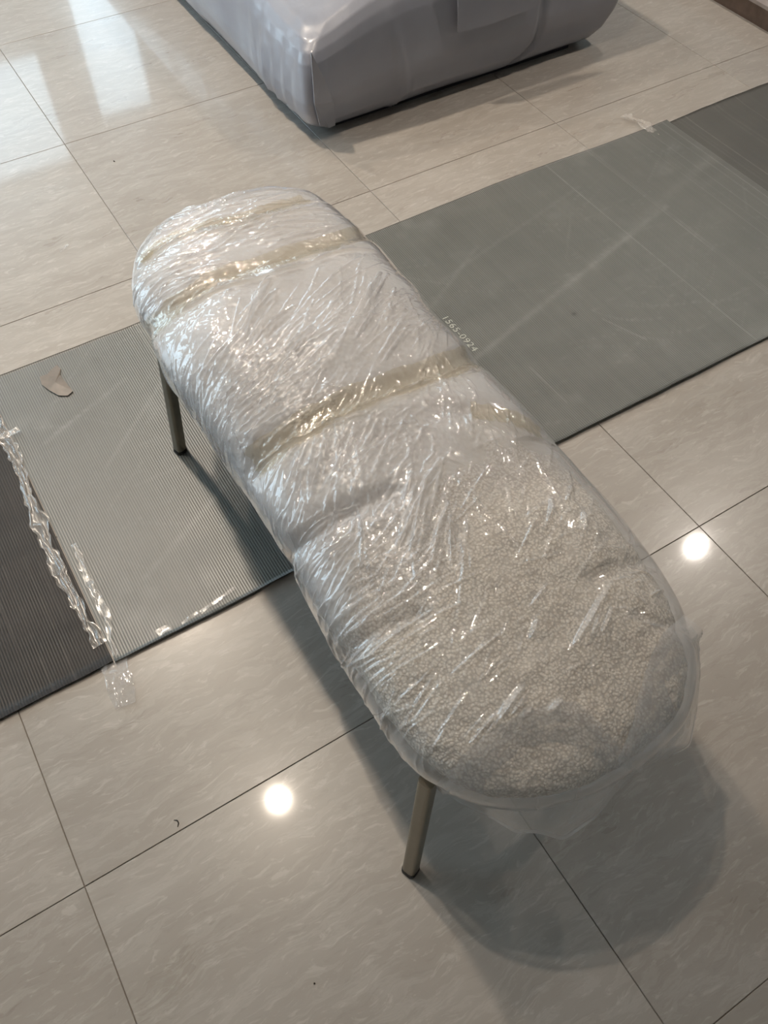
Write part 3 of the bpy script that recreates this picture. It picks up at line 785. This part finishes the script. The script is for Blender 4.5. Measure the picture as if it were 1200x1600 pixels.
INNER_EDGE = [(0.33, -0.2613), (0.3349, -0.1833), (0.3312, -0.1437), (0.3263, -0.0872), (0.2976, -0.041), (0.2639, -0.0), (0.2532, 0.0476), (0.2546, 0.0985), (0.2625, 0.1361), (0.2492, 0.177)]
FLAPS = [([(0.4857, -0.2164), (0.4838, -0.1731), (0.48, -0.1348), (0.4819, -0.0943), (0.4903, -0.0559), (0.5013, -0.031), (0.534, -0.0189), (0.5742, -0.0079)], [(0.4542, -2.0049, 0.285), (0.4715, -2.0361, 0.272), (0.4928, -2.0646, 0.265), (0.5107, -2.0945, 0.255), (0.5343, -2.1079, 0.255), (0.5562, -2.1312, 0.25), (0.6065, -2.1313, 0.265), (0.6655, -2.1155, 0.29)]), ([(0.5714, -0.0206), (0.5507, 0.0152), (0.5274, 0.042), (0.5031, 0.0758), (0.4857, 0.1116), (0.4762, 0.1628)], [(0.6656, -2.1138, 0.285), (0.7194, -2.1199, 0.265), (0.7668, -2.1258, 0.255), (0.8011, -2.0943, 0.265), (0.8299, -2.0595, 0.285), (0.8321, -2.0318, 0.32)])]
#END_STROKES

NS, NT_ = 1000, 600
FP, FN, FY, FA, JT = pill(NS, NT_)
FLENGTH = FY[:, 0]


def stroke(H, y0, t0, y1, t1, w, h):
    r0 = np.searchsorted(FLENGTH, min(y0, y1) - 3 * w); r1 = np.searchsorted(FLENGTH, max(y0, y1) + 3 * w)
    if r1 - r0 < 1: return
    Yw, Aw = FY[r0:r1], FA[r0:r1]
    dy, dt = y1 - y0, t1 - t0
    L2 = dy * dy + dt * dt + 1e-12
    q = ((Yw - y0) * dy + (Aw - t0) * dt) / L2
    qc = np.clip(q, 0, 1)
    d = np.hypot(Yw - y0 - qc * dy, Aw - t0 - qc * dt)
    prof = np.clip(1 - d / (2 * w), 0, 1) ** 2
    taper = np.sin(np.pi * np.clip(qc * 0.94 + 0.03, 0, 1)) ** 0.6
    H[r0:r1] += 1.5 * h * prof * taper


def ridged(Y, A, sy, sa, rot, seed):
    c, s = math.cos(rot), math.sin(rot)
    U = Y * c + A * s; W = -Y * s + A * c
    wob = 0.35 * vnoise(U * sy * 0.6, W * sa * 0.35, seed + 50)
    return 1 - np.abs(vnoise(U * sy + wob, W * sa + 2 * wob, seed))


def groove(H, pts, w, depth):
    for (p, q) in zip(pts[:-1], pts[1:]):
        dy, dt = q[0] - p[0], q[1] - p[1]
        L2 = dy * dy + dt * dt + 1e-12
        qc = np.clip(((FY - p[0]) * dy + (FA - p[1]) * dt) / L2, 0, 1)
        d = np.hypot(FY - p[0] - qc * dy, FA - p[1] - qc * dt)
        yield np.exp(-(d / w) ** 2) * depth


# broad form shared by every layer: cinched tape bands, soft swells
FORM = np.zeros_like(FY)
for pts, w, dep in GROOVES:
    g = None
    for x in groove(FORM, pts, w, dep):
        g = x if g is None else np.maximum(g, x)
    FORM -= g
FORM += 0.0045 * vnoise(FY * 9 + 2, FA * 8 + 5, 41) + 0.002 * vnoise(FY * 22, FA * 20, 42)

HW = np.zeros_like(FY)
for (y0, t0, y1, t1, w, h) in STROKES:
    stroke(HW, y0, t0, y1, t1, w, 1.5 * h)
srng = np.random.default_rng(12)
for (yc, tc_, sy_, st_, ang, spread, l0, l1, cnt) in BUNDLES:
    for _ in range(cnt):
        y = yc + srng.normal() * sy_; t = tc_ + srng.normal() * st_
        a = ang + srng.normal() * spread; l = srng.uniform(l0, l1) * 0.8
        stroke(HW, y - l * math.cos(a), t - l * math.sin(a), y + l * math.cos(a), t + l * math.sin(a), srng.uniform(0.0012, 0.0026), srng.uniform(0.0008, 0.0030))
# crinkle, in patches of different direction
far_w = np.clip((0.28 - FY) / 0.25, 0.15, 1)
CR = np.zeros_like(FY)
for k, (rot, sy, sa, am) in enumerate([(0.9, 30, 130, 0.0011), (-0.5, 45, 160, 0.0008), (1.9, 60, 110, 0.0007), (0.2, 150, 170, 0.0005)]):
    patch = np.clip(0.5 + 1.1 * vnoise(FY * 10 + k * 7, FA * 10 + k * 3, 60 + k), 0, 1)
    CR += am * patch * ridged(FY, FA, sy, sa, rot, 70 + k) ** 3
CR *= 0.75 * far_w
side = 1 - 0.92 * np.clip((FA - 0.13) / 0.06, 0, 1) * np.clip((0.5 - FY) / 0.1, 0.3, 1) - 0.4 * np.clip((-FA - 0.22) / 0.05, 0, 1)
CR *= side; HW *= side
endf = np.clip((1 - np.abs(FY) / PAR[3]) / 0.02, 0, 1)         # fade at the two poles
FILM_H = 0.004 + (FORM + HW + CR) * endf
film_pts = FP + FN * FILM_H[..., None]

bench = empty('upholstered_bench', (PAR[0], -PAR[1], 0))
tag(bench, 'long rounded bench in beige boucle, wrapped in clear plastic, on slim metal legs', 'bench')


def pill_faces(ns, nt):
    return grid_quads(ns, nt, True)


def oriented(name, P, N, mat, parent):
    ns, nt = P.shape[:2]
    q = grid_quads(ns, nt, True)
    a, b, c = P.reshape(-1, 3)[q[len(q) // 2, 0]], P.reshape(-1, 3)[q[len(q) // 2, 1]], P.reshape(-1, 3)[q[len(q) // 2, 2]]
    if np.dot(np.cross(b - a, c - a), N.reshape(-1, 3)[q[len(q) // 2, 0]]) < 0: q = q[:, ::-1]
    return quads_mesh(name, P.reshape(-1, 3), q, mat, parent)


# seat cushion
cp, cn, cy_, ca_, _ = pill(260, 180)
ch = -0.009 + 0.0018 * vnoise(cy_ * 60, ca_ * 60, 90) + 0.0012 * vnoise(cy_ * 140, ca_ * 140, 91)
# follow the cinched form of the wrap
ri = np.interp(cy_[:, 0], FLENGTH, np.arange(NS))
ci = np.linspace(0, NT_, 180, endpoint=False)
form_c = FORM[np.clip(np.round(ri).astype(int), 0, NS - 1)][:, np.round(ci).astype(int) % NT_]
cush = oriented('seat_cushion', cp + cn * (ch + np.clip(form_c, -0.03, 0.003) * np.clip((1 - np.abs(cy_) / PAR[3]) / 0.02, 0, 1))[..., None], cn, M['boucle'], bench)

# milky inner film over the far part: the same grid at half resolution, cut along an uneven edge
h2 = -0.0035 + (FORM + 0.35 * HW) * endf + 0.5 * CR * endf
h2 += 0.0012 * ridged(FY, FA, 60, 140, 0.7, 95) ** 2
ip = (FP + FN * h2[..., None])[::2, ::2]
iy, ia = FY[::2, ::2], FA[::2, ::2]
edge_t = [p[1] for p in INNER_EDGE]; edge_y = [p[0] for p in INNER_EDGE]
lim = np.interp(ia, edge_t, edge_y) + 0.018 * vnoise(ia * 25, iy * 8, 96) + 0.006 * vnoise(ia * 90, iy * 30, 97)
keep_v = iy < lim
ns2, nt2 = ip.shape[:2]
q = grid_quads(ns2, nt2, True, True)
kv = keep_v.ravel()
q = q[kv[q].all(axis=1)]
used = np.unique(q); remap = -np.ones(ns2 * nt2, dtype=np.int64); remap[used] = np.arange(len(used))
cov = np.clip((lim - iy) / 0.16, 0, 1) ** 0.8 * (0.85 + 0.15 * vnoise(iy * 14, ia * 14, 98))
inner = quads_mesh('inner_wrap', ip.reshape(-1, 3)[used], remap[q], M['inner'], bench, True, {'cover': cov.ravel()[used]})
tag(inner, 'milky crinkled film layer')

wrap = oriented('plastic_wrap', film_pts, FN, M['film'], bench)
tag(wrap, 'clear wrinkled wrapping film')


def film_at(y, t, off=0.0):
    """point on the displaced film at length coordinate y, arc coordinate t"""
    r = float(np.interp(y, FLENGTH, np.arange(NS)))
    r0 = int(np.clip(math.floor(r), 0, NS - 2)); fr = r - r0
    out = np.zeros(3)
    for rr, w in ((r0, 1 - fr), (r0 + 1, fr)):
        idx = np.array([(JT - q) % NT_ for q in range(-(NT_ // 2) + 1, NT_ // 2)])
        row = FA[rr, idx]
        c = float(np.interp(t, row, np.arange(len(idx))))
        c0 = int(np.clip(math.floor(c), 0, len(idx) - 2)); fc = c - c0
        for cc, w2 in ((c0, 1 - fc), (c0 + 1, fc)):
            out += w * w2 * (film_pts[rr, idx[cc]] + off * FN[rr, idx[cc]])
    return out


def catmull(pts, n):
    p = np.array(pts, dtype=float)
    d = np.r_[0, np.cumsum(np.linalg.norm(np.diff(p, axis=0), axis=1))]
    u = np.linspace(0, d[-1], n)
    y = np.stack([np.interp(u, d, p[:, k]) for k in range(p.shape[1])], -1)
    ker = np.hanning(max(5, n // 10) | 1); ker /= ker.sum()
    m = len(ker) // 2
    for k in range(p.shape[1]):
        ext = np.r_[2 * y[0, k] - y[m:0:-1, k], y[:, k], 2 * y[-1, k] - y[-2:-m - 2:-1, k]]
        y[:, k] = np.convolve(ext, ker, 'valid')
    return y


def tape_band(pts, width, lab=None):
    n, m = 160, 22
    c = catmull(pts, n)
    tg = np.gradient(c, axis=0); tg /= np.linalg.norm(tg, axis=1, keepdims=True) + 1e-9
    V = []
    for k in range(n):
        for j in range(m):
            w = (j / (m - 1) - 0.5) * width * (1 + 0.08 * math.sin(k * 0.21))
            y, t = c[k, 0] - tg[k, 1] * w, c[k, 1] + tg[k, 0] * w
            V.append(film_at(y, t, 0.0014 + 0.0008 * math.sin(k * 1.7 + 3 * math.sin(j * 0.9)) * math.sin(j * 0.8 + k * 0.35)))
    o = quads_mesh('packing_tape', np.array(V), grid_quads(n, m), M['tape'], wrap)
    tag(o, lab or 'amber clear packing tape band')


for pts, w in TAPES:
    tape_band(pts, w)


# loose bag film hanging from the near end
def bag_flap(top, outer, seed, bul=0.02, lab='loose end of the plastic bag'):
    n, m = 90, 50
    tp = catmull([film_at(y, t, 0.004) for y, t in top], n)
    op = catmull(outer, n)
    V = []
    for j in range(m):
        w = j / (m - 1)
        b = math.sin(math.pi * w)
        for k in range(n):
            s = k / (n - 1)
            p = tp[k] * (1 - w) + op[k] * w
            p = p + np.array([0, -0.6, 0.75]) * bul * b
            V.append(p)
    V = np.array(V).reshape(m, n, 3)
    S, W = np.meshgrid(np.linspace(0, 1, n), np.linspace(0, 1, m))
    amp = np.sin(np.pi * np.clip(W, 0, 1)) * 0.7 + 0.3 * W
    d = amp * (0.006 * vnoise(S * 9 + seed, W * 2.5, seed) + 0.004 * ridged(S, W, 14, 5, 0.3, seed + 3) ** 3)
    V = V + d[..., None] * np.array([0.1, -0.6, 0.8])
    o = quads_mesh('bag_flap', V.reshape(-1, 3), grid_quads(m, n), M['flap'], wrap)
    tag(o, lab)
    # welded hem along the free edge
    t_in = V[-1] + (V[-3] - V[-1]) * 1.0
    d_up = np.array([0.0, 0.0, 0.0012])
    hem = np.stack([V[-1] + d_up, V[-1] * 0.5 + t_in * 0.5 + d_up * 1.5, t_in + d_up], 0)
    quads_mesh('bag_hem', hem.reshape(-1, 3), grid_quads(3, n), M['hem'], wrap)
    V2 = V.copy(); V2[..., 2] -= 0.012 * np.sin(np.pi * np.clip(W * 0.9 + 0.1, 0, 1)) + 0.002
    V2[..., 1] += 0.006 * W
    o = quads_mesh('bag_flap', V2.reshape(-1, 3), grid_quads(m, n), M['flap'], wrap)
    tag(o, lab + ', lower layer')


for k, (top, outer) in enumerate(FLAPS):
    bag_flap(top, outer, 120 + 9 * k)


# frame and legs
def tube(name, p0, p1, w, d, mat, parent, twist=0.0, taper=1.0, seg_n=4, rnd=0.35):
    p0, p1 = Vector(p0), Vector(p1)
    z = (p1 - p0).normalized()
    x = Vector((math.cos(twist), math.sin(twist), 0)); x = (x - z * x.dot(z)).normalized()
    y = z.cross(x)
    prof = []
    for cxs, cys in ((1, 1), (-1, 1), (-1, -1), (1, -1)):
        a0 = {(1, 1): 0, (-1, 1): 90, (-1, -1): 180, (1, -1): 270}[(cxs, cys)]
        for k in range(seg_n + 1):
            a = math.radians(a0 + 90 * k / seg_n)
            r = rnd * min(w, d) / 2 * 2
            prof.append(((w / 2 - r) * cxs + r * math.cos(a), (d / 2 - r) * cys + r * math.sin(a)))
    n = len(prof)
    V = []
    for p, s in ((p0, taper), (p1, 1.0)):
        for a, b in prof: V.append(tuple(p + x * a * s + y * b * s))
    F = [(i, (i + 1) % n, n + (i + 1) % n, n + i) for i in range(n)] + [tuple(range(n))[::-1], tuple(range(n, 2 * n))]
    o = mesh(name, V, F, mat, parent, False)
    return o


LEGS = [((0.4145, -2.026, 0.0), (0.451, -1.992, 0.285)), ((0.441, -1.137, 0.009), (0.462, -1.150, 0.285)),
        ((0.846, -2.010, 0.0), (0.822, -1.985, 0.285)), ((0.842, -1.155, 0.009), (0.826, -1.165, 0.285))]
for p0, p1 in LEGS:
    a, b = Vector(p0), Vector(p1)
    t = (b - a).normalized()
    leg = tube('leg', a + t * 0.006, b, 0.021, 0.021, M['metal'], bench, 0.35, rnd=0.28)
    tube('foot_cap', a, a + t * 0.008, 0.0225, 0.0225, M['rubber'], leg, 0.35, rnd=0.28)
for i, j in ((0, 2), (1, 3)):
    a = Vector(LEGS[i][1]); b = Vector(LEGS[j][1]); a.z = b.z = 0.263
    tube('seat_rail', a, b, 0.016, 0.024, M['metal'], bench, 1.2, rnd=0.15)


# ------------------------------------------------------------------ tapes and scraps
def ribbon(name, label, pts, width, z, mat, cat='tape', seed=0, amp=0.004, nn=90, mm=14, ragged=0.15, curl=0.0):
    """crumpled strip lying along pts (world x, y)"""
    c = catmull([(x, y) for x, y in pts], nn)
    tg = np.gradient(c, axis=0); tg /= np.linalg.norm(tg, axis=1, keepdims=True) + 1e-9
    S, W = np.meshgrid(np.linspace(0, 1, nn), np.linspace(-0.5, 0.5, mm), indexing='ij')
    L = np.linalg.norm(np.diff(c, axis=0), axis=1).sum()
    rg = np.maximum(0.15, 1 + ragged * (vnoise(S * L * 22, np.sign(W) * 3 + seed, 200 + seed) + 0.5 * vnoise(S * L * 75, np.sign(W) * 5 + seed, 201 + seed)))
    X = c[:, 0][:, None] - tg[:, 1][:, None] * W * width * rg
    Y = c[:, 1][:, None] + tg[:, 0][:, None] * W * width * rg
    Z = z + amp * np.clip(ridged(S * L, W * width, 26, 190, 0.06, 210 + seed) ** 3 + 0.35 * vnoise(S * L * 60, W * width * 150, 220 + seed), 0, 2)
    Z = Z + curl * np.sin(np.pi * S) ** 2
    e = quads_mesh(name, np.stack([X, Y, Z], -1).reshape(-1, 3), grid_quads(nn, mm, False, True), mat, None, True)
    # origin at the strip itself
    me = e.data
    o = np.array([c[:, 0].mean(), c[:, 1].mean(), z])
    co = np.zeros(len(me.vertices) * 3); me.vertices.foreach_get('co', co)
    me.vertices.foreach_set('co', (co.reshape(-1, 3) - o).ravel()); me.update()
    e.location = o
    return tag(e, label, cat)


ribbon('clear_tape', 'crumpled shiny clear tape along the seam of the brown sheet', [(0.150, -0.80), (0.156, -0.95), (0.150, -1.10), (0.147, -1.25), (0.151, -1.40), (0.155, -1.455)], 0.023, 0.0095, M['seam_tape'], seed=1, amp=0.0028, nn=420, mm=28, ragged=0.55)
ribbon('clear_tape', 'narrow shiny tape shreds on the grey sheet beside the seam', [(0.186, -1.24), (0.186, -1.33), (0.180, -1.42), (0.170, -1.487)], 0.014, 0.0115, M['seam_tape'], seed=2, amp=0.003, nn=200, mm=12, ragged=0.8)
ribbon('clear_tape', 'short bright tape tuft across the seam near the left edge', [(0.140, -0.925), (0.162, -0.928), (0.186, -0.922)], 0.014, 0.0145, M['seam_tape'], seed=3, amp=0.005, nn=60, mm=10, ragged=0.6)
ribbon('clear_tape', 'loose clear tape loop hanging onto the floor below the seam corner', [(0.168, -1.490), (0.162, -1.515), (0.157, -1.545), (0.152, -1.575)], 0.040, 0.004, M['flap'], seed=4, amp=0.003, nn=60, mm=16, ragged=0.25, curl=0.006)
ribbon('tape_strip', 'long silvery tape strip on the front edge of the grey sheet', [(0.325, -1.487), (0.36, -1.481), (0.398, -1.474)], 0.009, 0.0128, M['seam_tape'], seed=5, amp=0.003, nn=70, mm=8)
ribbon('tape_strip', 'small silvery tape patch at the front edge nearer the seam', [(0.247, -1.490), (0.258, -1.487), (0.270, -1.486)], 0.014, 0.0128, M['seam_tape'], seed=6, amp=0.004, nn=36, mm=8, ragged=0.5)
ribbon('tape_strip', 'thin silvery tape sliver between two front edge patches', [(0.290, -1.491), (0.305, -1.487), (0.322, -1.485)], 0.006, 0.0125, M['seam_tape'], seed=7, amp=0.003, nn=36, mm=6, ragged=0.5)
ribbon('tape_strip', 'clear tape shred sticking out over the far edge of the sheet', [(1.975, -0.675), (1.985, -0.72), (1.992, -0.765), (1.995, -0.80)], 0.026, 0.006, M['seam_tape'], seed=8, amp=0.005, nn=70, mm=12, ragged=0.5, curl=0.006)


ribbon('film_shred', 'tiny clear plastic shred on the bare tile beyond the far left leg', [(0.440, -0.424), (0.452, -0.418), (0.466, -0.410)], 0.008, 0.0008, M['flap'], cat='plastic scrap', seed=9, amp=0.003, nn=30, mm=8, ragged=0.6)


def scrap():
    poly = [(0.268, -0.805), (0.285, -0.806), (0.296, -0.796), (0.310, -0.790), (0.313, -0.806), (0.306, -0.822), (0.309, -0.845), (0.313, -0.880), (0.300, -0.886), (0.284, -0.876), (0.271, -0.850), (0.264, -0.828)]
    n = len(poly)
    zt = max(z_grey(x, y) for x, y in poly) + 0.0016
    V = [(x, y, zt + 0.0005 * math.sin(i * 2.1)) for i, (x, y) in enumerate(poly)] + [(x, y, zt - 0.0012) for x, y in poly]
    cx, cyy = 0.290, -0.838
    V += [(cx, cyy, zt + 0.0010), (0.292, -0.815, zt + 0.002), (0.297, -0.862, zt + 0.0015)]
    F = [(i, 2 * n, (i + 1) % n) for i in range(n)]
    F = [f[::-1] for f in F] + [(i, (i + 1) % n, n + (i + 1) % n, n + i) for i in range(n)]
    V = V[:2 * n + 1]
    e = empty('tape_scrap', (cx, cyy, zt - 0.0012))
    mesh('torn_piece', V, F, M['scrap'], e)
    tag(e, 'torn beige tape scrap stuck on the far left of the grey sheet', 'tape')


scrap()


def fibre(label, pts, r, z=0.0006):
    n, m = 14, 6
    c = catmull([(x, y) for x, y in pts], n)
    V, F = [], []
    for k in range(n):
        rr = r * (0.5 + 0.5 * math.sin(math.pi * (k + 0.5) / n))
        tg = c[min(k + 1, n - 1)] - c[max(k - 1, 0)]; tg = tg / (np.linalg.norm(tg) + 1e-9)
        for a in range(m):
            t = 2 * math.pi * a / m
            V.append((c[k, 0] - tg[1] * rr * math.cos(t), c[k, 1] + tg[0] * rr * math.cos(t), z + rr + rr * math.sin(t)))
    for k in range(n - 1):
        for a in range(m):
            F.append((k * m + a, k * m + (a + 1) % m, (k + 1) * m + (a + 1) % m, (k + 1) * m + a))
    F += [tuple(range(m))[::-1], tuple(range((n - 1) * m, n * m))]
    o = mesh('lint_fibre', V, F, M['hair'], None, True)
    tag(o, label, 'lint')


fibre('small dark curled fibre on the floor tile at lower left', [(0.147, -1.781), (0.1515, -1.784), (0.1515, -1.789), (0.148, -1.793)], 0.0009, 0.0)
fibre('tiny dark speck on the floor tile near the bottom edge', [(0.2235, -2.080), (0.2255, -2.0805)], 0.0012, 0.0)
fibre('tiny dark speck on the floor near the top left tile crossing', [(0.684, -0.141), (0.686, -0.146)], 0.0016, 0.0)
